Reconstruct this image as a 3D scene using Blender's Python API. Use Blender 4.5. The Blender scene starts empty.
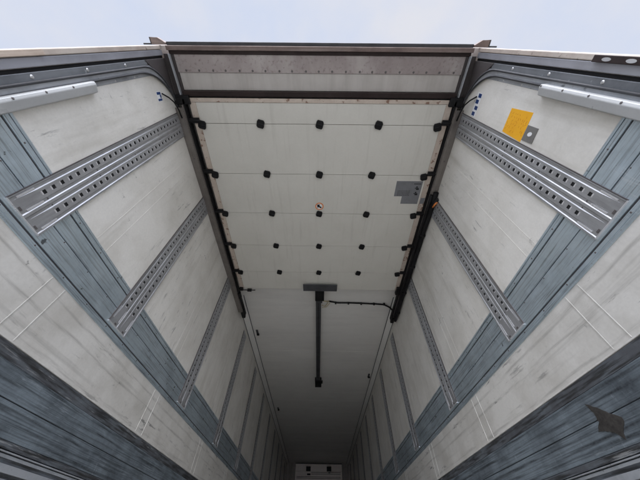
import bpy, bmesh, math, random
from mathutils import Vector, Matrix
random.seed(7)
scene = bpy.context.scene
C = scene.collection

# ------------------------------------------------------------------ camera
cam_d = bpy.data.cameras.new('camera'); cam = bpy.data.objects.new('camera', cam_d); C.objects.link(cam)
cam_d.sensor_width = 36; cam_d.lens = 36 * 255.28 / 640; cam_d.clip_start = 0.01; cam_d.clip_end = 3000
def cam_axes(p, yaw, roll):
    cp, sp = math.cos(p), math.sin(p)
    r = Vector((1, 0, 0)); u = Vector((0, -sp, cp)); f = Vector((0, cp, sp))
    c, s = math.cos(roll), math.sin(roll)
    r, u = c * r + s * u, -s * r + c * u
    Z = Matrix.Rotation(yaw, 3, 'Z')
    return Z @ r, Z @ u, Z @ f
r_, u_, f_ = cam_axes(0.907315, 0.0087309, 0.0198223)
M4 = Matrix((r_, u_, -f_)).transposed().to_4x4(); M4.translation = Vector((0.034, 0, 0))
cam.matrix_world = M4
scene.camera = cam

# ------------------------------------------------------------------ sky, sun, exposure
SUN_EL, SUN_AZ = math.radians(31), math.radians(182)      # sun stands behind the open rear of the trailer
w = bpy.data.worlds.new('World'); scene.world = w; w.use_nodes = True
nt = w.node_tree; N = nt.nodes; L = nt.links
for n in list(N): N.remove(n)
out = N.new('ShaderNodeOutputWorld'); bg = N.new('ShaderNodeBackground'); bg.inputs['Strength'].default_value = 0.1
sky = N.new('ShaderNodeTexSky'); sky.sky_type = 'NISHITA'; sky.sun_disc = False
sky.sun_elevation = SUN_EL; sky.sun_rotation = SUN_AZ
tc = N.new('ShaderNodeTexCoord')
noi = N.new('ShaderNodeTexNoise'); noi.inputs['Scale'].default_value = 2.6; noi.inputs['Detail'].default_value = 5; noi.inputs['Roughness'].default_value = .55
L.new(tc.outputs['Generated'], noi.inputs['Vector'])
ramp = N.new('ShaderNodeValToRGB')
ramp.color_ramp.elements[0].position = .35; ramp.color_ramp.elements[0].color = (3.75, 4.2, 5.25, 1)
ramp.color_ramp.elements[1].position = .65; ramp.color_ramp.elements[1].color = (4.6, 4.65, 5.0, 1)
L.new(noi.outputs['Fac'], ramp.inputs['Fac'])
# thin cloud is brighter round the veiled sun
sd = N.new('ShaderNodeVectorMath'); sd.operation = 'DOT_PRODUCT'
sun_dir = Vector((math.sin(SUN_AZ) * math.cos(SUN_EL), math.cos(SUN_AZ) * math.cos(SUN_EL), math.sin(SUN_EL)))
sd.inputs[1].default_value = sun_dir
L.new(tc.outputs['Generated'], sd.inputs[0])
mr = N.new('ShaderNodeMapRange'); mr.inputs['From Min'].default_value = .63; mr.inputs['From Max'].default_value = 1
mr.inputs['To Min'].default_value = 1; mr.inputs['To Max'].default_value = 7.5; mr.interpolation_type = 'SMOOTHSTEP'
L.new(sd.outputs['Value'], mr.inputs['Value'])
sc = N.new('ShaderNodeVectorMath'); sc.operation = 'SCALE'
L.new(ramp.outputs['Color'], sc.inputs[0]); L.new(mr.outputs['Result'], sc.inputs['Scale'])
mx = N.new('ShaderNodeMix'); mx.data_type = 'RGBA'; mx.inputs['Factor'].default_value = .93
L.new(sky.outputs['Color'], mx.inputs[6]); L.new(sc.outputs['Vector'], mx.inputs[7])
L.new(mx.outputs[2], bg.inputs['Color']); L.new(bg.outputs['Background'], out.inputs['Surface'])

sun_d = bpy.data.lights.new('sun', 'SUN'); sun_d.energy = 1.5; sun_d.angle = math.radians(25); sun_d.color = (1, .965, .92)
sun = bpy.data.objects.new('sun', sun_d); C.objects.link(sun)
sun.rotation_euler = sun_dir.to_track_quat('Z', 'Y').to_euler()
scene.view_settings.view_transform = 'Standard'; scene.view_settings.look = 'None'
scene.view_settings.exposure = 0.8; scene.view_settings.gamma = 1
scene.render.engine = 'CYCLES'
scene.cycles.max_bounces = 14; scene.cycles.diffuse_bounces = 10; scene.cycles.glossy_bounces = 4

# ------------------------------------------------------------------ materials
def mat(name, base, rough=.5, metal=0., spots=None, spot_amt=.0, spot_scale=3, streak=None, streak_amt=0., streak_map=(1, 1, 1),
        streak_rng=(.45, .7), fine=.0, scr=None, scr_map=(1, 1, 1), scr_rng=(.68, .72), scr_amt=.8, bump=0., bump_scale=60, rust=None, rust_rng=(.62, .7), rust_scale=30,
        spec=.5, rough_var=.12, scr2=None, rubs=(), rub_col=(.1, .1, .1), rub_amt=.7, rub_w=.006):
    m = bpy.data.materials.new(name); m.use_nodes = True
    nt = m.node_tree; N = nt.nodes; L = nt.links
    b = N['Principled BSDF']
    b.inputs['Roughness'].default_value = rough; b.inputs['Metallic'].default_value = metal
    b.inputs['Specular IOR Level'].default_value = spec
    g = N.new('ShaderNodeNewGeometry')
    col = N.new('ShaderNodeRGB'); col.outputs[0].default_value = (*base, 1); cur = col.outputs[0]
    def noise(scale, mp=None, detail=4, off=(0, 0, 0), rgh=.55):
        mpn = N.new('ShaderNodeMapping'); mpn.inputs['Scale'].default_value = mp or (1, 1, 1); mpn.inputs['Location'].default_value = off
        L.new(g.outputs['Position'], mpn.inputs['Vector'])
        n = N.new('ShaderNodeTexNoise'); n.inputs['Scale'].default_value = scale; n.inputs['Detail'].default_value = detail; n.inputs['Roughness'].default_value = rgh
        L.new(mpn.outputs[0], n.inputs['Vector']); return n.outputs['Fac']
    def rng(v, a, b_, lo, hi):
        r = N.new('ShaderNodeMapRange'); r.inputs[1].default_value = a; r.inputs[2].default_value = b_; r.inputs[3].default_value = lo; r.inputs[4].default_value = hi
        L.new(v, r.inputs[0]); return r.outputs[0]
    def mul(a, b_):
        n = N.new('ShaderNodeMath'); n.operation = 'MULTIPLY'; L.new(a, n.inputs[0]); L.new(b_, n.inputs[1]); return n.outputs[0]
    def mixc(c, f, color):
        n = N.new('ShaderNodeMix'); n.data_type = 'RGBA'; L.new(f, n.inputs[0]); L.new(c, n.inputs[6]); n.inputs[7].default_value = (*color, 1); return n.outputs[2]
    if spots:
        cur = mixc(cur, rng(noise(spot_scale, rgh=.65, detail=6), .42, .72, 0, spot_amt), spots)
    if streak:
        cur = mixc(cur, rng(noise(1, streak_map, detail=7, off=(3, 1, 7), rgh=.6), streak_rng[0], streak_rng[1], 0, streak_amt), streak)
    if scr:
        f = mul(rng(noise(1, scr_map, detail=5, off=(9, 4, 2), rgh=.7), scr_rng[0], scr_rng[1], 0, scr_amt), rng(noise(2.3, off=(5, 5, 1)), .45, .6, 0, 1))
        cur = mixc(cur, f, scr)
        if scr2:
            f = mul(rng(noise(1, scr2, detail=6, off=(1, 7, 5), rgh=.75), scr_rng[0] + .02, scr_rng[1] + .02, 0, scr_amt), rng(noise(3.1, off=(2, 9, 4)), .48, .62, 0, 1))
            cur = mixc(cur, f, scr)
    for i, z0 in enumerate(rubs):                    # long rub marks left by cargo at one height, wavy and broken up
        sp = N.new('ShaderNodeSeparateXYZ'); L.new(g.outputs['Position'], sp.inputs[0])
        wv = rng(noise(1, (0, .9, 0), detail=3, off=(i * 3, i * 5 + 1, 0)), .2, .8, -.022, .022)
        ad = N.new('ShaderNodeMath'); ad.operation = 'ADD'; L.new(sp.outputs['Z'], ad.inputs[0]); L.new(wv, ad.inputs[1])
        su = N.new('ShaderNodeMath'); su.operation = 'SUBTRACT'; L.new(ad.outputs[0], su.inputs[0]); su.inputs[1].default_value = z0
        ab = N.new('ShaderNodeMath'); ab.operation = 'ABSOLUTE'; L.new(su.outputs[0], ab.inputs[0])
        f = mul(rng(ab.outputs[0], rub_w * .15, rub_w, rub_amt, 0), rng(noise(1, (3, 3.5, 60), detail=6, off=(7 + i, 2 + i * 4, 5), rgh=.7), .40, .62, 0, 1))
        cur = mixc(cur, f, rub_col)
    if rust:
        cur = mixc(cur, rng(noise(rust_scale, detail=3, off=(2, 8, 3)), rust_rng[0], rust_rng[1], 0, .85), rust)
    if fine:
        f = rng(noise(90, detail=2), .3, .7, 0, fine)
        cur = mixc(cur, f, tuple(c * .6 for c in base))
    L.new(cur, b.inputs['Base Color'])
    L.new(rng(noise(7, off=(1, 2, 9)), .3, .7, max(0, rough - rough_var), min(1, rough + rough_var)), b.inputs['Roughness'])
    if bump:
        bn = N.new('ShaderNodeBump'); bn.inputs['Strength'].default_value = bump; bn.inputs['Distance'].default_value = .002
        L.new(noise(bump_scale, detail=3), bn.inputs['Height']); L.new(bn.outputs[0], b.inputs['Normal'])
    return m

WHITE = mat('white_wall_panel', (.755, .735, .69), .40, spots=(.50, .475, .42), spot_amt=.55, spot_scale=3.1,
            streak=(.36, .335, .28), streak_amt=.38, streak_map=(1, 9, 1.1), streak_rng=(.52, .72),
            scr=(.12, .12, .12), scr_map=(2, 34, 5), scr_rng=(.60, .66), scr_amt=.6, scr2=(2, 14, 20), fine=.16, bump=.12, bump_scale=8)
LOWWHITE = mat('scuffed_white_panel', (.65, .635, .60), .45, spots=(.42, .40, .36), spot_amt=.7, spot_scale=3.4,
               streak=(.26, .25, .235), streak_amt=.5, streak_map=(1, .9, 22), streak_rng=(.56, .74),
               scr=(.10, .10, .10), scr_map=(2, 4, 34), scr_rng=(.60, .66), scr_amt=.8, scr2=(2, 16, 16), rubs=(.70, .575, .775), rub_col=(.20, .19, .175), rub_amt=.55, rub_w=.011, fine=.15, bump=.12, bump_scale=8)
BAND = mat('brushed_aluminium_band', (.62, .72, .79), .38, .75, spots=(.40, .48, .54), spot_amt=.7, spot_scale=7,
           streak=(.18, .20, .23), streak_amt=.65, streak_map=(1, 4, 170), streak_rng=(.52, .68),
           scr=(.80, .85, .9), scr_map=(2, 70, 5), scr_rng=(.60, .68), scr_amt=.5, scr2=(2, 4, 40), rubs=(.92, 1.02, .835), rub_col=(.16, .19, .21), rub_amt=.5, rub_w=.006, rust=(.08, .09, .095), rust_rng=(.70, .74), rust_scale=20, bump=.15, bump_scale=40)
KICK = mat('scuffed_kick_plate', (.255, .305, .345), .5, .4, spots=(.06, .07, .083), spot_amt=.95, spot_scale=3.5,
           rubs=(.485, .45, .375, .345, .318), rub_col=(.02, .022, .026), rub_amt=.9, rub_w=.009,
           streak=(.035, .04, .045), streak_amt=.75, streak_map=(1, 2.2, 190), streak_rng=(.47, .68),
           scr=(.36, .41, .45), scr_map=(2, 6, 160), scr_rng=(.58, .64), scr_amt=.75, scr2=(2, 30, 12), bump=.25, bump_scale=50, fine=.35)
KICKDARK = mat('rubbed_black_edge', (.08, .085, .095), .6, .1, spots=(.14, .16, .18), spot_amt=.9, spot_scale=7, streak=(.02, .02, .02), streak_amt=.9, streak_map=(1, 5, 90), streak_rng=(.45, .6),
               scr=(.35, .36, .36), scr_map=(2, 5, 90), scr_rng=(.58, .64), scr_amt=.6, bump=.2)
RAIL = mat('galvanised_load_rail', (.42, .425, .44), .40, .5, spots=(.30, .305, .315), spot_amt=.6, spot_scale=9,
           streak=(.2, .2, .2), streak_amt=.4, streak_map=(1, 40, 4), fine=.15, bump=.1)
POLISH = mat('polished_aluminium', (.74, .74, .76), .35, .6)
HOLE = mat('dark_recess', (.02, .02, .022), .8)
DOORW = mat('grey_white_door_panel', (.67, .655, .605), .45, spots=(.57, .555, .505), spot_amt=.5, spot_scale=2.2,
            streak=(.42, .40, .36), streak_amt=.32, streak_map=(24, 1.3, 1), streak_rng=(.56, .76), fine=.08, bump=.06, bump_scale=10)
TAN = mat('stained_steel_edge', (.60, .52, .45), .5, .1, spots=(.42, .33, .27), spot_amt=.8, spot_scale=7,
          rust=(.17, .07, .035), rust_rng=(.60, .65), rust_scale=26, fine=.2)
CEIL = mat('matt_ceiling_panel', (.78, .77, .745), .45, spots=(.68, .67, .65), spot_amt=.5, spot_scale=1.5, streak=(.5, .49, .48), streak_amt=.2, streak_map=(1, 7, 1), bump=.05, bump_scale=6)
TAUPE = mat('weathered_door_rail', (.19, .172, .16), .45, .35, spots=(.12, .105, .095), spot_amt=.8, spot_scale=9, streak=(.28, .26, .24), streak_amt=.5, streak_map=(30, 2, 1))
BROWN = mat('dirty_brown_header', (.21, .155, .14), .6, .2, spots=(.10, .07, .065), spot_amt=.85, spot_scale=5, streak=(.40, .35, .33), streak_amt=.5, streak_map=(2, 60, 1), fine=.2)
DARKBROWN = mat('dark_brown_steel', (.022, .014, .013), .6, .0, spec=.25, spots=(.05, .034, .032), spot_amt=.6, spot_scale=8)
STAIN = mat('stained_zinc_sheet', (.36, .315, .305), .5, .2, spots=(.19, .15, .148), spot_amt=.85, spot_scale=2.2,
            rust=(.20, .16, .155), rust_rng=(.55, .75), rust_scale=42, streak=(.55, .52, .50), streak_amt=.5, streak_map=(5, 2, 2))
POSTTAN = mat('worn_tan_post_edge', (.50, .43, .375), .55, .1, spots=(.30, .24, .205), spot_amt=.8, spot_scale=6, rust=(.13, .08, .06), rust_rng=(.66, .72), rust_scale=20, streak=(.68, .64, .58), streak_amt=.6, streak_map=(3, 3, 2))
POSTGREY = mat('blue_grey_post', (.34, .345, .38), .4, .35, spots=(.22, .22, .24), spot_amt=.7, spot_scale=5, streak=(.46, .46, .48), streak_amt=.4, streak_map=(1, 30, 1))
DARKZINC = mat('dark_zinc_plate', (.20, .21, .225), .42, .4, spots=(.085, .095, .105), spot_amt=.8, spot_scale=6, rust=(.40, .43, .45), rust_rng=(.68, .72), rust_scale=18, streak=(.27, .29, .31), streak_amt=.5, streak_map=(1, 25, 2))
LINER = mat('grimy_header_liner', (.50, .475, .45), .5, spots=(.40, .375, .35), spot_amt=.6, spot_scale=4, streak=(.3, .27, .25), streak_amt=.4, streak_map=(16, 1.6, 1))
GUIDEZ = mat('zinc_guide', (.46, .485, .52), .4, .45, spots=(.20, .215, .235), spot_amt=.7, spot_scale=6, streak=(.50, .52, .54), streak_amt=.5, streak_map=(1, 25, 3), rust=(.09, .10, .11), rust_rng=(.66, .72), rust_scale=22)
COVER = mat('light_grey_cover', (.52, .53, .535), .38, .1, spots=(.46, .47, .47), spot_amt=.6, spot_scale=6, fine=.1, streak=(.36, .37, .37), streak_amt=.3, streak_map=(1, 4, 3))
BLACK = mat('black_plastic', (.008, .008, .009), .55, spec=.25)
RUBBER = mat('black_rubber', (.010, .010, .011), .7, spec=.2)
CHAR = mat('charcoal_steel', (.07, .071, .078), .6, .1, spec=.3, spots=(.035, .035, .036), spot_amt=.6, spot_scale=9)
CHAR2 = mat('grimy_bracket', (.065, .056, .056), .6, .1, spots=(.07, .065, .065), spot_amt=.7, spot_scale=9)
ZINC = mat('zinc_rivet', (.62, .62, .62), .35, .7)
RIVD = mat('dull_rivet', (.12, .11, .11), .5, .3)
SEAM = mat('white_seam_strip', (.62, .61, .58), .7, spots=(.40, .39, .36), spot_amt=.9, spot_scale=14)
NAVY = mat('navy_ink', (.015, .045, .16), .4)
PAPER = mat('white_sticker', (.78, .79, .80), .4)
YELLOW = mat('amber_sticker', (.86, .43, .015), .5, spots=(.80, .36, .01), spot_amt=.7, spot_scale=12)
ORANGEINK = mat('orange_ink', (.66, .24, .01), .5)
GREYPL = mat('grey_plate', (.20, .195, .185), .5, .2, spots=(.14, .135, .13), spot_amt=.6, spot_scale=20)
DECAL = mat('slate_decal', (.20, .205, .22), .5, spots=(.15, .155, .165), spot_amt=.6, spot_scale=14, fine=.2)
ORANGE = mat('orange_tape', (.75, .24, .06), .5)
YWIRE = mat('yellow_wire', (.45, .36, .16), .5)
PATCH = mat('dried_glue', (.06, .056, .052), .9, spec=.1, spots=(.022, .021, .02), spot_amt=1, spot_scale=34, fine=.4, bump=.5)
FLOORM = mat('worn_trailer_floor', (.52, .50, .46), .5, .1, spots=(.36, .34, .31), spot_amt=.7, spot_scale=2.5, streak=(.14, .13, .12), streak_amt=.5, streak_map=(20, 1, 1))
ASPH = mat('pale_concrete_yard', (.44, .43, .40), .9, spots=(.34, .33, .31), spot_amt=.6, spot_scale=.5, fine=.4, bump=.5)
REEFER = mat('beige_cooler_housing', (.92, .84, .80), .5, spots=(.70, .60, .56), spot_amt=.5, spot_scale=3)
OUTER = mat('outer_skin', (.66, .66, .66), .4, spots=(.5, .5, .48), spot_amt=.5, spot_scale=1.2)

# ------------------------------------------------------------------ mesh helpers
class MB:
    def __init__(s): s.bm = bmesh.new()
    def box(s, x0, x1, y0, y1, z0, z1):
        x0, x1 = sorted((x0, x1)); y0, y1 = sorted((y0, y1)); z0, z1 = sorted((z0, z1))
        v = [s.bm.verts.new(p) for p in ((x0, y0, z0), (x1, y0, z0), (x1, y1, z0), (x0, y1, z0), (x0, y0, z1), (x1, y0, z1), (x1, y1, z1), (x0, y1, z1))]
        for f in ((3, 2, 1, 0), (4, 5, 6, 7), (0, 1, 5, 4), (1, 2, 6, 5), (2, 3, 7, 6), (3, 0, 4, 7)): s.bm.faces.new([v[i] for i in f])
        return s
    def prism(s, pts, vec):                       # polygon (3-D points) extruded along vec
        v = [s.bm.verts.new(p) for p in pts]; q = [s.bm.verts.new(Vector(p) + Vector(vec)) for p in pts]
        n = len(v); s.bm.faces.new(v); s.bm.faces.new(q[::-1])
        for i in range(n): s.bm.faces.new((v[i], v[(i + 1) % n], q[(i + 1) % n], q[i]))
        return s
    def tube(s, pts, r, seg=10, cap=True):
        pts = [Vector(p) for p in pts]; rings = []
        for i, p in enumerate(pts):
            t = (pts[min(i + 1, len(pts) - 1)] - pts[max(i - 1, 0)]).normalized()
            a = t.cross(Vector((0, 0, 1)) if abs(t.z) < .9 else Vector((1, 0, 0))).normalized(); b = t.cross(a)
            if rings:
                pa = prev_a - t * prev_a.dot(t); a = pa.normalized(); b = t.cross(a)
            prev_a = a
            rr = r[i] if isinstance(r, (list, tuple)) else r
            rings.append([s.bm.verts.new(p + (a * math.cos(2 * math.pi * k / seg) + b * math.sin(2 * math.pi * k / seg)) * rr) for k in range(seg)])
        for A, B in zip(rings, rings[1:]):
            for k in range(seg): 
                f = s.bm.faces.new((A[k], A[(k + 1) % seg], B[(k + 1) % seg], B[k])); f.smooth = True
        if cap: s.bm.faces.new(rings[0][::-1]); s.bm.faces.new(rings[-1])
        return s
    def dome(s, p, n, r, h, seg=10):              # rivet head
        p, n = Vector(p), Vector(n).normalized()
        a = n.orthogonal().normalized(); b = n.cross(a)
        R0 = [s.bm.verts.new(p + (a * math.cos(2 * math.pi * k / seg) + b * math.sin(2 * math.pi * k / seg)) * r) for k in range(seg)]
        R1 = [s.bm.verts.new(p + n * h * .8 + (a * math.cos(2 * math.pi * k / seg) + b * math.sin(2 * math.pi * k / seg)) * r * .6) for k in range(seg)]
        for k in range(seg):
            f = s.bm.faces.new((R0[k], R0[(k + 1) % seg], R1[(k + 1) % seg], R1[k])); f.smooth = True
        s.bm.faces.new(R1)
        return s
    def build(s, name, m, parent=None, bevel=0):
        bmesh.ops.recalc_face_normals(s.bm, faces=s.bm.faces)
        me = bpy.data.meshes.new(name); s.bm.to_mesh(me); s.bm.free(); me.materials.append(m)
        o = bpy.data.objects.new(name, me); C.objects.link(o)
        if parent:
            o.parent = parent; o.matrix_parent_inverse = Matrix.Translation(-parent.location)
        if bevel:
            b = o.modifiers.new('bevel', 'BEVEL'); b.width = bevel; b.segments = 2; b.limit_method = 'ANGLE'
        return o
def build_each(mb, name, m, parent, bevel=0):      # every separate piece becomes its own object
    bm = mb.bm; seen = set(); first = []
    for v0 in list(bm.verts):
        if v0 in seen: continue
        st = [v0]; seen.add(v0); comp = []
        while st:
            v = st.pop(); comp.append(v)
            for e in v.link_edges:
                q = e.other_vert(v)
                if q not in seen: seen.add(q); st.append(q)
        nb = MB(); mp = {v: nb.bm.verts.new(v.co) for v in comp}
        for f in {f for v in comp for f in v.link_faces}:
            nf = nb.bm.faces.new([mp[v] for v in f.verts]); nf.smooth = f.smooth
        first.append(nb.build(name, m, parent, bevel))
    bm.free()
    return first
def tag(o, label, cat, group=None, kind=None):
    o['label'] = label
    if cat: o['category'] = cat
    if group: o['group'] = group
    if kind: o['kind'] = kind
    return o
def thing(name, label, cat, loc=(0, 0, 0), group=None):
    o = bpy.data.objects.new(name, None); C.objects.link(o); o.location = loc; o.empty_display_size = .05
    return tag(o, label, cat, group)
def copy_tree(o, parent=None):
    c = o.copy(); C.objects.link(c)
    if parent: c.parent = parent
    for ch in [k for k in bpy.data.objects if k.parent == o]:
        copy_tree(ch, c)
    return c

W = 1.235; CZ = 2.565; FZ = -0.06; Y0, Y1 = 0.035, 13.40; OW = 1.30; SHELL_TOP = 2.66
SIDE = {-1: 'left', 1: 'right'}
def sb(mb, s, d0, d1, y0, y1, z0, z1): return mb.box(s * (W - d0), s * (W - d1), y0, y1, z0, z1)

# ------------------------------------------------------------------ structure: ground, floor, ceiling
g = MB().box(-900, 900, -900, 900, -1.35, -1.25).build('ground', ASPH); tag(g, 'pale concrete yard under the trailer', None, kind='structure')
f = MB().box(-OW, OW, -.02, Y1 + .05, FZ - .12, FZ).build('floor', FLOORM); tag(f, 'worn trailer floor', None, kind='structure')
roof = thing('ceiling', 'pale grey ceiling running down the length of the trailer to the front', 'ceiling', (0, 6.7, CZ))
MB().box(-W, W, .215, 13.34, CZ, CZ + .05).build('ceiling_panel', CEIL, roof)
MB().box(-OW, OW, .09, Y1 + .05, CZ + .054, SHELL_TOP).build('roof_skin', OUTER, roof)
m = MB()
for y in (4.72, 7.1, 9.6, 11.9): m.box(-W + .06, W - .06, y, y + .012, CZ - .003, CZ - .0005)
build_each(m, 'ceiling_seam', CEIL, roof)

# ------------------------------------------------------------------ side walls
for s in (-1, 1):
    S = SIDE[s]
    wl = thing('side_wall', {-1: 'white left side wall with blue grey metal band and dark scuffed kick plate',
                             1: 'white right side wall with blue grey metal band, dark kick plate and glue patch'}[s], 'wall', (s * W, 6.7, FZ))
    sb(MB(), s, 0, -.06, .15, 13.34, FZ, SHELL_TOP - .05).build('outer_skin', OUTER, wl)
    sb(MB(), s, .006, .0006, .212, 13.335, 1.118, CZ - .0005).build('upper_panel', WHITE, wl)
    sb(MB(), s, .006, .0006, .212, 13.335, .548, .829).build('lower_panel', LOWWHITE, wl)
    # metal band: extruded planks with grooves between them
    m = MB()
    for z0, z1, d in ((.829, .845, .0098), (.8475, .865, .0072), (.874, .9705, .0078), (.9755, 1.0695, .0078), (1.078, 1.102, .0088), (1.107, 1.1195, .0072)):
        sb(m, s, d, .0006, .214, 13.33, z0, z1)
    sb(MB(), s, .003, .0003, .214, 13.33, .83, 1.12).build('band_groove_shade', CHAR, wl)  # charcoal sheet paints contact shadow into the gaps between planks
    build_each(m, 'metal_band_plank', BAND, wl, .0015)
    m = MB(); m2 = MB()
    y = .31
    while y < 6.5:
        m.dome((s * (W - .0072), y, .857), (-s, 0, 0), .0042, .002)
        m.dome((s * (W - .0088), y + .04, 1.089), (-s, 0, 0), .0042, .002)
        m.dome((s * (W - .0078), y + .07, .965), (-s, 0, 0), .0035, .002)
        y += .205
    build_each(m, 'rivet', RIVD, wl)
    # double seam strips
    m = MB(); mu = MB()
    for k in range(10):
        yc = .935 + 1.238 * k
        for dy in (-.047, .047):
            sb(m, s, .0075, .0061, yc + dy - .0018, yc + dy + .0018, .557, .826)
            sb(mu, s, .0068, .0061, yc + dy - .0012, yc + dy + .0012, 1.124, 2.39)
    build_each(m, 'seam_strip', SEAM, wl); build_each(mu, 'upper_seam_strip', WHITE, wl)
    # white cap edge above kick plate, kick plate, groove, floor profile
    sb(MB(), s, .0085, .0008, .21, 13.33, .5485, .5545).build('edge_bead', SEAM, wl, .0015)
    m = MB()
    sb(m, s, .010, .0009, .205, 13.33, .402, .497); sb(m, s, .011, .001, .205, 13.33, .298, .398)
    build_each(m, 'kick_plate', KICK, wl, .002)
    sb(MB(), s, .009, .0007, .205, 13.33, .498, .545).build('kick_plate_edge', KICKDARK, wl, .001)
    m = MB(); sb(m, s, .0035, .0004, .205, 13.33, .25, .50); sb(m, s, .014, .001, .205, 13.33, .275, .296); sb(m, s, .012, .001, .205, 13.33, .238, .252); sb(m, s, .012, .001, .205, 13.33, .2, .212)
    build_each(m, 'floor_edge_groove', KICKDARK, wl)
    m = MB()
    for z0, z1, d in ((.266, .270, .020), (.252, .262, .016), (.213, .236, .024), (FZ, .199, .018)): sb(m, s, d, .0012, .205, 13.33, z0, z1)
    build_each(m, 'floor_edge_profile', GUIDEZ, wl, .001)
    # slanted trim along the ceiling corner
    m = MB()
    m.prism([(s * (W - .006), 3.1, 2.485), (s * (W - .006), 3.1, CZ - .001), (s * (W - .085), 3.1, CZ - .001), (s * (W - .078), 3.1, CZ - .008)], (0, 10.2, 0))
    m.build('corner_trim', CEIL, wl)
    m = MB(); m.tube([(s * (W - .084), 3.1, CZ - .008), (s * (W - .084), 13.3, CZ - .008)], .006, 6); m.tube([(s * (W - .012), 3.1, 2.482), (s * (W - .012), 13.3, 2.482)], .005, 6)
    build_each(m, 'trim_bead', CHAR, wl)

# ------------------------------------------------------------------ front bulkhead + cooler
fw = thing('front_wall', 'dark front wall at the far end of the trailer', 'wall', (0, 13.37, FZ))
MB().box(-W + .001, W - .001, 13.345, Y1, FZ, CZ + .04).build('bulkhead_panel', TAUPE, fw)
ck = thing('cooling_unit', 'beige cooling unit housing high on the far front wall with two black fan openings', 'cooling unit', (0, 13.2, 1.7))
m = MB()
m.box(-.86, -.45, 13.2, 13.34, 2.285, 2.495); m.box(-.27, .36, 13.2, 13.34, 2.285, 2.495); m.box(.54, .95, 13.2, 13.34, 2.285, 2.495)
m.box(-.449, -.271, 13.2, 13.34, 2.44, 2.495); m.box(.361, .539, 13.2, 13.34, 2.44, 2.495)
build_each(m, 'upper_housing', REEFER, ck)
m = MB(); m.box(-.86, .95, 13.18, 13.34, 1.7, 2.275)
m.build('lower_housing', REEFER, ck, .006)
for x in (-.36, .45): MB().box(x - .088, x + .088, 13.30, 13.335, 2.276, 2.439).build('fan_opening', HOLE, ck)
MB().box(.42, .50, 13.165, 13.179, 2.225, 2.255).build('small_box', CHAR, ck, .002)
MB().box(-.86, .95, 13.16, 13.2, 2.496, 2.51).build('top_flange', CHAR, ck)
MB().box(-.40, -.27, 13.165, 13.179, 2.16, 2.21).build('vent_slot', HOLE, ck, .002)
m = MB()
for z in (2.235, 2.19, 2.11, 2.07, 2.0, 1.9): m.box(-.25 if z > 2.15 else -.80, .89, 13.172, 13.179, z, z + .012)
build_each(m, 'air_slot', HOLE, ck)

# ------------------------------------------------------------------ perforated load rails
RW, RH = .188, 1.50
def make_rail(s):
    root = bpy.data.objects.new('load_rail', None); C.objects.link(root); root.empty_display_size = .05
    X = lambda d: -s * (d + .0080)
    # height profile over the width; hole columns flagged
    prof = [(0, -.0015), (.0005, .006), (.005, .006), (.009, .0025), (.020, .0025), (.024, .0055), (.037, .0055), ('h', .055), (.055, .0055), (.069, .0055), (.073, .0025), (.084, .0025),
            (.088, .006), (.100, .006), (.104, .0025), (.115, .0025), (.119, .0055), (.132, .0055), ('h', .150), (.150, .0055), (.164, .0055), (.168, .0025), (.179, .0025), (.183, .006), (.1875, .006), (.188, -.0015)]
    zs = [0.0, .012, .115]
    z = .13
    while z + .02 < RH - .01: zs += [z - .006, z + .001, z + .018]; z += .05
    zs.append(RH)
    m = MB(); bm = m.bm
    cols = []
    i = 0
    while i < len(prof):
        if prof[i][0] == 'h': i += 1; continue
        cols.append((prof[i][0], prof[i][1], i > 0 and prof[i - 1][0] == 'h')); i += 1
    def depth(d, k):
        zz = zs[k]
        if d == .0055 and zz <= .012: return .0025
        return d
    grid = [[bm.verts.new((X(depth(d, k)), y, zs[k])) for (y, d, h) in cols] for k in range(len(zs))]
    for k in range(len(zs) - 1):
        hole_row = (k >= 3 and (k - 3) % 3 == 1); highlight_row = (k >= 3 and (k - 3) % 3 == 0 and k < len(zs) - 2)
        for c in range(len(cols) - 1):
            if cols[c + 1][2] and hole_row: continue
            ff = bm.faces.new((grid[k][c], grid[k][c + 1], grid[k + 1][c + 1], grid[k + 1][c]))
            if cols[c + 1][2] and highlight_row: ff.material_index = 1      # highlight under each hole, painted with the brighter metal
    for k in (0, len(zs) - 1):
        pass
    me_o = m.build('rail_plate', RAIL, root); me_o.data.materials.append(POLISH)
    MB().box(X(.0002), X(.0012), .03, .158, .12, RH - .004).build('recess_backing', HOLE, root)
    m = MB()
    for y0, y1 in ((.011, .018), (.075, .082), (.170, .1775)): m.box(X(.0027), X(.0045), y0, y1, .03, .112)
    build_each(m, 'bottom_slot', POLISH, root)
    MB().box(X(-.0015), X(.0064), -.0032, -.0003, 0, RH).build('dark_side_strip', CHAR2, root)  # dark strip added over the rear-facing rail side so it does not catch light
    m = MB(); m.box(X(-.0012), X(.007), -.0005, RW + .0005, -.004, .0); build_each(m, 'end_lip', POLISH, root)
    MB().box(X(-.0015), X(.0068), RW + .0004, RW + .0026, -.004, RH).build('edge_lip', RAIL, root)
    m = MB()
    for z in (.135, .46, .8, 1.13, 1.42):
        for y in (.0775, .1105): m.dome((X(.0024), y, z), (-s, 0, 0), .0045, .002)
    for y in (.06, .155): m.box(X(.0024), X(.0045), y - .009, y + .009, .008, .016)
    build_each(m, 'fixing_screw', RIVD, root)
    return root
ords = ['first', 'second', 'third', 'fourth', 'fifth', 'sixth', 'seventh', 'eighth', 'ninth', 'tenth', 'eleventh']
RY = [.502, 1.318, 2.535, 3.785, 5.03, 6.27, 7.51, 8.75, 9.99, 11.23, 12.45]
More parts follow.
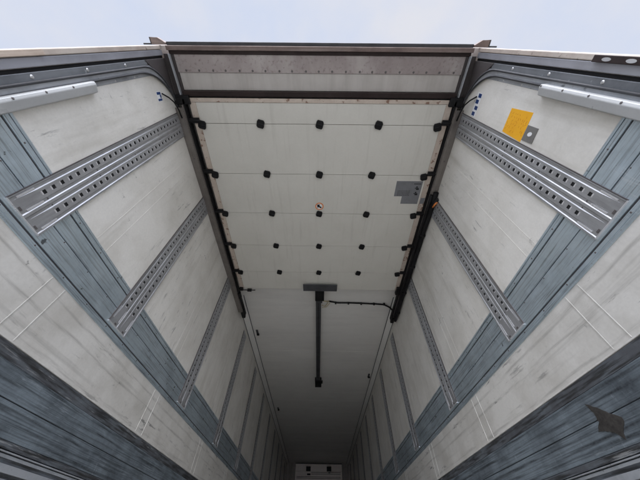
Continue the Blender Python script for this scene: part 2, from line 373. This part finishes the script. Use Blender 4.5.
for s in (-1, 1):
    proto = make_rail(s)
    for k, y in enumerate(RY):
        o = proto if k == 0 else copy_tree(proto)
        o.location = (s * W, y - (.02 if s > 0 and k < 2 else .08 if s>0 and k==2 else 0), .891)
        extra = {0: 'largest perforated grey metal load rail on the %s wall, nearest the rear opening',
                 10: 'farthest and smallest perforated load rail on the %s wall, last before the front wall'}.get(k, ords[k] + ' perforated grey metal load rail from the rear opening on the %s wall')
        tag(o, extra % SIDE[s], 'load rail', 'perforated load rails on the %s wall' % SIDE[s])

# ------------------------------------------------------------------ rear frame: posts, header
for s in (-1, 1):
    S = SIDE[s]
    p = thing('rear_post', 'worn tan and blue grey steel door post at the %s edge of the rear opening' % S, 'door post', (s * W, .05, FZ))
    sb(MB(), s, -.001, -.075, .0365, .148, FZ - .1, 2.60).build('post_body', POSTTAN, p, .003)
    sb(MB(), s, .014, -.0005, .036, .062, FZ, 2.44).build('outer_flange', POSTTAN, p, .004)
    sb(MB(), s, .010, -.0004, .064, .100, FZ, 2.455).build('inner_face', POSTGREY, p, .003)
    sb(MB(), s, .002, -.0003, .102, .116, FZ, 2.45).build('seal_gap', RUBBER, p)
    sb(MB(), s, .008, -.0002, .1165, .150, FZ, 2.20).build('guide_plate', DARKZINC, p, .002)
    m = MB()
    z = .3
    while z < 2.1:
        m.dome((s * (W - .008), .133, z), (-s, 0, 0), .009, .004); z += .33
    build_each(m, 'rivet', ZINC, p)
    # guide: straight channel, curving forward under the ceiling
    def arc(dx, rr, y0, z0, n=14):
        cy, cz = y0 + rr, z0
        pts = [(s * (W - dx), y0, FZ), (s * (W - dx), y0, z0 - .4), (s * (W - dx), y0, z0 - .1)]
        for i in range(n + 1):
            a = math.pi - i / n * math.pi / 2 * .93
            pts.append((s * (W - dx), cy + rr * math.cos(a), cz + (2.44 - z0) / rr * rr * math.sin(a)))
        return pts
    gt = thing('door_guide', 'grey curved door guide turning from the %s post up under the roof' % S, 'door guide', (s * W, .16, FZ))
    A = arc(.018, .36, .152, 2.12); B = arc(.018, .33, .183, 2.06)
    MB().tube(A, .0065, 8).build('outer_guide_edge', CHAR, gt)
    MB().tube(B, .0065, 8).build('inner_guide_edge', CHAR, gt)
    m = MB(); a_, b_ = [Vector(q) for q in A], [Vector(q) for q in B]; v = []
    for p_, q_ in zip(a_, b_):
        p2, q2 = p_ + (q_ - p_) * .12, p_ + (q_ - p_) * .88
        v.append([m.bm.verts.new(k_) for k_ in (p2 + Vector((s * .004, 0, 0)), q2 + Vector((s * .004, 0, 0)), q2 + Vector((s * .010, 0, 0)), p2 + Vector((s * .010, 0, 0)))])
    for r0, r1 in zip(v, v[1:]):
        for k_ in range(4): m.bm.faces.new((r0[k_], r0[(k_ + 1) % 4], r1[(k_ + 1) % 4], r1[k_]))
    m.bm.faces.new(v[0]); m.bm.faces.new(v[-1])
    m.build('guide_channel', GUIDEZ, gt)
    sb(MB(), s, .007, .0005, .151, .2115, FZ, 2.33).build('backing_strip', GUIDEZ, gt, .001)
    m = MB()
    for z in (.4, .75, 1.1, 1.45, 1.8, 2.0): m.dome((s * (W - .007), .203, z), (-s, 0, 0), .006, .003)
    build_each(m, 'rivet', ZINC, gt)
    # white cover over the guide's lower part
    cv = thing('guide_cover', 'pale grey riveted cover strip with rounded end beside the %s rear post' % S, 'cover', (s * W, .2, FZ))
    ztip = 1.59 if s < 0 else 1.60
    m = MB()
    yy = lambda v: v + (.0 if s < 0 else -.006)
    m.prism([(s * (W - .008), yy(.178), FZ), (s * (W - .040), yy(.182), FZ), (s * (W - .044), yy(.196), FZ), (s * (W - .034), yy(.232), FZ), (s * (W - .0065), yy(.240), FZ)], (0, 0, ztip - FZ))
    m.build('cover_body', COVER, cv, .003)
    m = MB(); z = .35
    while z < ztip: m.dome((s * (W - .0425), yy(.1885), z), (-s, -.25, 0), .0055, .003); z += .155
    build_each(m, 'rivet', RIVD, cv)
    # corner gusset of the header
    gs = thing('corner_bracket', 'dark steel corner bracket joining the %s post to the header' % S, 'bracket', (s * 1.19, .1, 2.45))
    m = MB(); m.prism([(s * 1.232, .117, 2.18), (s * 1.232, .117, 2.46), (s * 1.232, .52, 2.46), (s * 1.232, .34, 2.40), (s * 1.232, .21, 2.30)], (-s * .008, 0, 0))
    m.build('gusset_plate', CHAR2, gs, .002)
    m = MB(); m.prism([(s * 1.166, .09, 2.425), (s * 1.175, .09, 2.425), (s * 1.170, .37, 2.425), (s * 1.161, .37, 2.425)], (0, 0, .03)); m.build('strut', GUIDEZ, gs, .002)
    m = MB(); m.box(s * 1.10, s * 1.228, .37, .44, 2.415, 2.455); m.build('bearing_block', BLACK, gs, .005)
    MB().box(s * 1.147, s * 1.229, .09, .42, 2.47, 2.50).build('backing_plate', CHAR2, gs)
    # outer top corner cap
    cp = thing('corner_fitting', 'grey brown corner cap sticking up outside the header above the %s post' % S, 'corner cap', (s * 1.24, 0, 2.46))
    m = MB(); m.prism([(s * 1.185, .020, 2.46), (s * 1.235, -.010, 2.46), (s * 1.288, -.012, 2.46), (s * 1.288, .034, 2.46), (s * 1.185, .034, 2.46)], (0, 0, .03))
    m.build('cap_body', BROWN, cp)
    m = MB(); m.box(s * 1.289, s * 1.297, -.013, .032, 2.458, 2.488); m.build('cap_side', CHAR2, cp, .002)
    m = MB(); m.box(s * 1.30, s * 1.355, .024, .034, 2.46, 2.49); m.build('cap_lug', CHAR, cp, .002)
    # thin black cable arc over the wall by the guide
    cbl = MB().tube([(s * 1.222, .335, 2.255), (s * 1.205, .37, 2.305), (s * 1.195, .41, 2.345), (s * 1.19, .47, 2.37), (s * 1.19, .54, 2.385)], .0055, 8).build('cable', BLACK)
    tag(cbl, 'short thin black cable arching off the %s wall beside the blue sticker' % S, 'cable')

lp = thing('strap_plate', 'short dark plate with pale oval holes on the right rear post', 'plate', (W, .05, 1.2))
sb(MB(), 1, .024, .0145, .040, .066, FZ, 1.385).build('plate_body', DARKBROWN, lp, .002)
for z in (1.315, 1.205, 1.09):
    MB().prism([(W - .0243, .054 + .007 * math.cos(a), z + .022 * math.sin(a)) for a in [k * math.pi / 8 for k in range(16)]], (-.001, 0, 0)).build('oval_hole', ZINC, lp)
wp = sb(MB(), -1, .020, .0145, .037, .060, FZ, 1.40).build('timber_strip', mat('bare_timber', (.55, .45, .37), .6, spots=(.36, .27, .21), spot_amt=.7, spot_scale=9, streak=(.70, .62, .54), streak_amt=.6, streak_map=(30, 90, 2)), None, .002)
tag(wp, 'bare tan timber strip on the outer edge of the left rear post', 'timber strip')
hd = thing('rear_header', 'dirty brown steel header beam across the top of the rear opening', 'header beam', (0, .1, 2.43))
MB().box(-1.19, 1.19, .037, .068, 2.452, 2.62).build('header_lip', BROWN, hd, .004)
MB().box(-1.185, 1.185, .014, .0365, 2.475, 2.62).build('outer_seal', CHAR, hd, .003)
MB().box(-1.18, 1.18, .0685, .092, 2.463, 2.62).build('header_recess', DARKBROWN, hd, .002)
MB().box(-1.149, 1.149, .0925, .213, 2.470, 2.50).build('riveted_sheet', STAIN, hd, .002)
m = MB()
for k in range(21):
    m.dome((-1.08 + k * .108 + random.uniform(-.006, .006), .199, 2.470), (0, 0, -1), .0085, .004)
build_each(m, 'rivet', RIVD, hd)
MB().box(-1.145, 1.145, .2135, .338, 2.476, 2.52).build('header_liner', LINER, hd, .002)
bmr = thing('spring_shaft', 'dark brown horizontal shaft beam between header and overhead door', 'shaft', (0, .36, 2.44))
MB().box(-1.145, 1.145, .340, .380, 2.435, 2.475).build('shaft_body', DARKBROWN, bmr, .004)
m = MB(); m.box(-1.10, 1.10, .381, .390, 2.452, 2.47); m.build('rubber_lip', RUBBER, bmr)

# ------------------------------------------------------------------ overhead sectional door lying open under the ceiling
door = thing('overhead_door', 'grey white sectional door lying open under the ceiling with rows of black hinges', 'sectional door', (0, 1.6, 2.43))
DZ = 2.44
bounds = [(.424, .592), (.5955, 1.066), (1.0695, 1.53), (1.5335, 2.0), (2.0035, 2.458), (2.4615, 2.80)]
XO = .012
MB().box(-1.128 + XO, 1.128 + XO, .3915, .4225, DZ - .004, DZ + .03).build('bottom_strip', TAN, door, .002)
for y0, y1 in bounds:
    pn = MB().box(-1.074 + XO, 1.074 + XO, y0, y1, DZ, DZ + .035).build('panel', DOORW, door, .002)
    for s in (-1, 1):
        e = MB().box(s * 1.0745 + XO, s * 1.128 + XO, y0, y1 + .002, DZ - .003, DZ + .034); e.build('end_cap', TAN, pn, .002)
MB().box(-1.12 + XO, 1.12 + XO, .43, 2.79, DZ + .04, DZ + .045).build('dark_gap_backing', HOLE, door)  # dark sheet behind the panels, colours in the shade of their gaps
hy = [.594, 1.068, 1.532, 2.002, 2.46]
def hinge_mb():
    m = MB()
    m.prism([(-.034, -.020, 0), (-.026, -.036, 0), (.020, -.036, 0), (.032, -.022, 0), (.032, .022, 0), (.024, .034, 0), (-.022, .034, 0), (-.034, .020, 0)], (0, 0, -.017))
    m.tube([(-.03, 0, -.016), (.028, 0, -.016)], .008, 8)
    return m
hproto = None
for y in hy:
    for k, x in enumerate((-1.05, -.523, .006, .533, 1.06)):
        if hproto is None:
            hproto = hinge_mb().build('hinge', BLACK, door, .004); o = hproto
        else:
            o = hproto.copy(); C.objects.link(o)
        o.matrix_parent_inverse = Matrix.Identity(4)
        o.location = (x - door.location.x, y - door.location.y + (.012 if k in (0, 4) else 0), DZ - .001 - door.location.z)
        if k in (0, 4): o.rotation_euler.z = (-1 if k == 0 else 1) * -.25
rproto = None
for y in hy:
    for s in (-1, 1):
        if rproto is None:
            m = MB(); m.box(-.042, .042, -.022, .022, -.018, .0); m.tube([(-.05, 0, -.022), (.05, 0, -.022)], .008, 8)
            rproto = m.build('roller', BLACK, door, .003); o = rproto
        else:
            o = rproto.copy(); C.objects.link(o)
        o.matrix_parent_inverse = Matrix.Identity(4)
        o.location = (s * 1.115 + XO - door.location.x, y - .028 - door.location.y, DZ - .006 - door.location.z)
m = MB(); m.box(-1.12, -1.07, 2.77, 2.81, DZ - .04, DZ - .004); m.tube([(-1.13, 2.815, DZ - .02), (-.90, 2.815, DZ - .02)], .007, 8); m.tube([(-1.01, 2.815, DZ - .02), (-.955, 2.815, DZ - .02)], .024, 10)
m.build('end_latch', BLACK, door, .002)

# decals on the door
dc = thing('info_decal', 'large slate grey stepped decal with small dark symbols at the right of the door', 'decal', (.95, 1.24, DZ))
MB().box(.80, 1.068, 1.128, 1.302, DZ - .0012, DZ - .0002).build('decal_sheet', DECAL, dc)
MB().box(.885, 1.068, 1.3025, 1.392, DZ - .0012, DZ - .0002).build('lower_sheet', DECAL, dc)
m = MB()
for i in range(7): m.box(.985 + i * .0105, .992 + i * .0105, 1.152, 1.163, DZ - .0018, DZ - .0013)
for (x, y) in ((1.02, 1.20), (1.02, 1.262)):
    m.box(x - .008, x + .008, y - .014, y - .002, DZ - .0018, DZ - .0013); m.box(x - .02, x + .02, y + .001, y + .009, DZ - .0018, DZ - .0013); m.box(x - .006, x + .024, y + .011, y + .024, DZ - .0018, DZ - .0013)
for r in range(5):
    x = .83
    while x < .95:
        wd = random.uniform(.006, .016); m.box(x, x + wd, 1.235 + r * .013, 1.2385 + r * .013, DZ - .0018, DZ - .0013); x += wd + .005
m.build('symbols', BLACK, dc)
MB().box(1.09, 1.135, 1.318, 1.388, DZ - .0048, DZ - .0034).build('edge_tab', DECAL, dc)
rs = thing('round_sticker', 'small round orange warning sticker in the middle of the door', 'sticker', (.01, 1.44, DZ))
def disc(mb, x, y, z, r, th=.0008, seg=24): return mb.prism([(x + r * math.cos(2 * math.pi * k / seg), y + r * math.sin(2 * math.pi * k / seg), z) for k in range(seg)], (0, 0, -th))
disc(MB(), .008, 1.437, DZ - .0002, .046).build('sticker_sheet', ORANGE, rs)
disc(MB(), .008, 1.437, DZ - .0011, .034).build('white_centre', PAPER, rs)
m = MB(); m.prism([(-.018, 1.415, DZ - .002), (.014, 1.412, DZ - .002), (.008, 1.43, DZ - .002), (.034, 1.448, DZ - .002), (.024, 1.462, DZ - .002), (.0, 1.446, DZ - .002), (-.014, 1.456, DZ - .002)], (0, 0, -.0005)); m.build('symbol', BLACK, rs)

# ------------------------------------------------------------------ overhead door rails
for s in (-1, 1):
    r = thing('door_rail', {-1: 'taupe steel rail carrying the left edge of the overhead door', 1: 'taupe steel rail carrying the right edge of the overhead door'}[s], 'door rail', (s * 1.2, 1.9, 2.4))
    ye = 3.30 if s < 0 else 3.38
    MB().box(s * 1.166, s * 1.2285, .46, ye, 2.392, 2.399).build('rail_flange', TAUPE, r, .001)
    MB().box(s * 1.160, s * 1.168, .44, ye, 2.399, 2.47).build('rail_web', TAUPE, r)
    MB().box(s * 1.145, s * 1.159, .40, ye + .12, 2.415, 2.47).build('rubber_seal', RUBBER, r)
    m = MB()
    m.box(s * 1.13, s * 1.20, ye - .42, ye - .30, 2.40, 2.45) if s < 0 else m.box(1.10, 1.16, 2.72, 2.86, 2.40, 2.45)
    m.box(s * 1.15, s * 1.20, ye - .02, ye + .16, 2.40, 2.44)
    build_each(m, 'end_stop', BLACK, r, .004)
    m = MB()
    for y in (.52, .9, 1.5, 2.1, 2.7): m.dome((s * 1.195, y, 2.392), (0, 0, -1), .007, .003)
    build_each(m, 'rivet', RIVD, r)

# black hose strapped under the right rail
hs = thing('black_hose', 'thick black hose strapped under the right door rail', 'hose', (1.19, 2.3, 2.38))
pts = [(1.205 - .010 * i / 17 + .004 * math.sin(i * 1.3), 1.22 + i * .13, 2.372 + .004 * math.cos(i * 1.1)) for i in range(18)]
MB().tube(pts, .026, 12).build('hose_body', RUBBER, hs)
MB().tube([(1.165 + .004 * math.sin(i), 1.25 + i * .13, 2.378) for i in range(17)], .016, 10).build('wire_bundle', BLACK, hs)
m = MB()
for y in (1.75, 2.25, 2.75, 3.2): m.tube([(1.20, y, 2.372), (1.20, y + .022, 2.372)], .034, 12)
build_each(m, 'hose_clip', BLACK, hs)
oj = thing('taped_joint', 'orange taped black cable joint on the right rail above the second load rail', 'cable joint', (1.20, 1.30, 2.36))
MB().tube([(1.222, 1.27, 2.33), (1.205, 1.33, 2.348), (1.19, 1.38, 2.352)], .019, 10).build('joint_body', BLACK, oj)
MB().tube([(1.218, 1.30, 2.322), (1.196, 1.37, 2.338)], .010, 10).build('tape', ORANGE, oj)

# ------------------------------------------------------------------ centre stop bar with motor and cable
cb = thing('door_stop_arm', 'dark T shaped steel arm hanging along the middle of the ceiling behind the door', 'door arm', (.02, 3, 2.45))
MB().box(-.212, .262, 2.665, 2.795, 2.398, 2.41).build('cross_plate', CHAR, cb, .003)
MB().box(-.045, .085, 2.797, 3.02, 2.40, 2.47).build('motor_box', BLACK, cb, .006)
MB().box(-.020, .06, 3.0, 3.09, 2.42, 2.50).build('gear_head', CHAR, cb, .004)
m = MB(); m.box(-.038, .042, 3.02, 5.80, 2.488, 2.53); m.build('long_bar', CHAR, cb, .003)
m = MB(); m.box(-.004, .008, 3.1, 5.78, 2.484, 2.487); m.build('bar_groove', HOLE, cb)
MB().box(-.065, .075, 5.80, 6.12, 2.47, 2.55).build('end_block', BLACK, cb, .006)
MB().box(.076, .10, 5.9, 5.98, 2.49, 2.53).build('end_lug', BLACK, cb, .003)
m = MB()
m.box(-.02, .02, 5.82, 6.1, 2.551, CZ - .001); m.box(-.03, .03, 3.3, 3.36, 2.531, CZ - .001); m.box(-.03, .03, 4.5, 4.56, 2.531, CZ - .001); m.box(-.03, .03, 2.9, 2.96, 2.471, CZ - .001)
build_each(m, 'ceiling_mount', CHAR, cb)
ca = thing('ceiling_cable', 'black corrugated cable clipped across the ceiling from door arm to right rail', 'cable', (.7, 3.25, 2.54))
pts = [(.17, 3.20, 2.545), (.3, 3.235, 2.547), (.5, 3.232, 2.547), (.7, 3.24, 2.547), (.9, 3.25, 2.547), (1.03, 3.262, 2.546), (1.12, 3.31, 2.535), (1.18, 3.34, 2.48), (1.19, 3.36, 2.40)]
MB().tube(pts, .0125, 10).build('cable_body', RUBBER, ca)
m = MB()
for x in (.27, .47, .67, .87, 1.03): m.tube([(x - .012, 3.236 + (x - .2) * .02, 2.546), (x + .012, 3.236 + (x - .2) * .02, 2.546)], .022, 10)
build_each(m, 'cable_clip', BLACK, ca)
m = MB(); m.tube([(.06, 3.07, 2.46), (.10, 3.14, 2.50), (.17, 3.20, 2.545)], .007, 6); m.tube([(.055, 3.24, 2.50), (.11, 3.30, 2.53), (.15, 3.22, 2.54)], .005, 6); m.tube([(.06, 3.3, 2.50), (.13, 3.33, 2.54), (.18, 3.24, 2.545)], .004, 6)
build_each(m, 'loose_wire', YWIRE, ca)
# tiny ceiling tags
for (x, y, lb) in ((-1.085, 4.13, 'small dark clip on the ceiling near the left edge just past the left rail end'), (1.095, 5.73, 'small dark clip on the ceiling near the right edge beyond the cable'), (-1.05, 7.7, 'farthest small dark clip deep inside near the left ceiling edge')):
    c = thing('ceiling_clip', lb, 'clip', (x, y, CZ), 'small clips on the ceiling')
    MB().box(x - .018, x + .018, y - .10, y + .06, CZ - .012, CZ - .001).build('clip_base', CHAR, c, .002)
    MB().box(x - .012, x + .03, y + .0, y + .04, CZ - .035, CZ - .0125).build('clip_hook', BLACK, c, .002)

for o_ in bpy.data.objects:
    if o_.name.split('.')[0] in ('side_wall', 'front_wall', 'ceiling', 'overhead_door', 'rear_header'): o_['kind'] = 'thing'
# ------------------------------------------------------------------ stickers on walls
def wallpoly(mb, s, pts, d0, d1):
    return mb.prism([(s * (W - d0), y, z) for y, z in pts], (-s * (d1 - d0), 0, 0))
D0 = .0062
t = thing('square_sticker', 'small blue and white square sticker near the top of the left wall', 'sticker', (-W, .35, 2.2))
wallpoly(MB(), -1, [(.312, 2.188), (.318, 2.25), (.384, 2.247), (.381, 2.183)], D0, D0 + .0006).build('sticker_sheet', PAPER, t)
m = MB()
wallpoly(m, -1, [(.317, 2.193), (.321, 2.244), (.338, 2.243), (.335, 2.192)], D0 + .0008, D0 + .0012)
wallpoly(m, -1, [(.362, 2.188), (.365, 2.243), (.380, 2.242), (.377, 2.187)], D0 + .0008, D0 + .0012)
wallpoly(m, -1, [(.339, 2.225), (.340, 2.243), (.361, 2.243), (.361, 2.225)], D0 + .0008, D0 + .0012)
m.build('blue_print', NAVY, t)
t = thing('checker_sticker', 'blue and white checkered sticker strip near the top of the right wall', 'sticker', (W, .39, 2.22))
wallpoly(MB(), 1, [(.308, 2.195), (.303, 2.262), (.466, 2.262), (.470, 2.195)], D0, D0 + .0006).build('sticker_sheet', PAPER, t)
m = MB()
for i, y in enumerate((.310, .352, .394, .436)):
    o = .028 if i % 2 else 0
    wallpoly(m, 1, [(y, 2.200 + (.0 if i % 2 == 0 else .014)), (y, 2.243 + (.0 if i % 2 == 0 else .014)), (y + .027, 2.243 + (.0 if i % 2 == 0 else .014)), (y + .027, 2.200 + (.0 if i % 2 == 0 else .014))], D0 + .0008, D0 + .0012)
m.build('blue_print', NAVY, t)
t = thing('yellow_sticker', 'bright yellow orange sheet stuck on the right wall below the checkered sticker', 'sticker', (W, .4, 1.7))
wallpoly(MB(), 1, [(.328, 1.801), (.315, 1.600), (.477, 1.598), (.468, 1.800)], D0, D0 + .0006).build('sticker_sheet', YELLOW, t)
m = MB()
def stroke(a, b, wd=.004):
    a, b = Vector(a), Vector(b); n = Vector((-(b - a).y, (b - a).x)).normalized() * wd / 2
    wallpoly(m, 1, [tuple(a + n), tuple(b + n), tuple(b - n), tuple(a - n)], D0 + .0008, D0 + .0011)
for k in range(9):
    z0 = 1.785 - k * .021; y0 = .345
    for j in range(6):
        if random.random() < .75: stroke((y0 + j * .019, z0 + random.uniform(-.006, .006)), (y0 + j * .019 + random.uniform(.006, .017), z0 + random.uniform(-.009, .009)), .0028)
m.build('faded_print', ORANGEINK, t)
t = thing('grey_plate', 'small dark grey plate with pale oval beside the yellow sticker', 'plate', (W, .42, 1.55))
wallpoly(MB(), 1, [(.378, 1.594), (.376, 1.505), (.458, 1.502), (.462, 1.594)], D0, D0 + .003).build('plate_body', GREYPL, t, .001)
wallpoly(MB(), 1, [(.418 + .012 * math.cos(a) + .003 * math.sin(a), 1.548 + .017 * math.sin(a)) for a in [k * math.pi / 8 for k in range(16)]], D0 + .0034, D0 + .004).build('pale_oval', PAPER, t)
base = [(1.275, .462), (1.235, .437), (1.198, .402), (1.158, .378), (1.164, .360), (1.196, .340), (1.208, .316), (1.232, .345), (1.272, .362), (1.305, .366), (1.268, .392), (1.262, .425)]
rag = []
for i in range(len(base)):
    a, b = Vector(base[i]), Vector(base[(i + 1) % len(base)])
    for t_ in (0, .25, .5, .75):
        q = a.lerp(b, t_); rag.append((q.x + random.uniform(-.0022, .0022), q.y + random.uniform(-.0018, .0018)))
m = MB(); cen = m.bm.verts.new((W - .0134, 1.222, .388))
mid = [m.bm.verts.new((W - .0133 - random.uniform(0, .0003), 1.222 + (y - 1.222) * .6, .388 + (z - .388) * .6)) for y, z in rag]
rim = [m.bm.verts.new((W - .0130, y, z)) for y, z in rag]; low = [m.bm.verts.new((W - .0105, y, z)) for y, z in rag]
n_ = len(rag)
for i in range(n_):
    k = (i + 1) % n_
    m.bm.faces.new((cen, mid[i], mid[k])); m.bm.faces.new((mid[i], rim[i], rim[k], mid[k])); m.bm.faces.new((rim[i], low[i], low[k], rim[k]))
pt = m.build('glue_patch', PATCH)
tag(pt, 'dark brown star cornered patch of dried glue low on the right kick plate', 'glue patch')
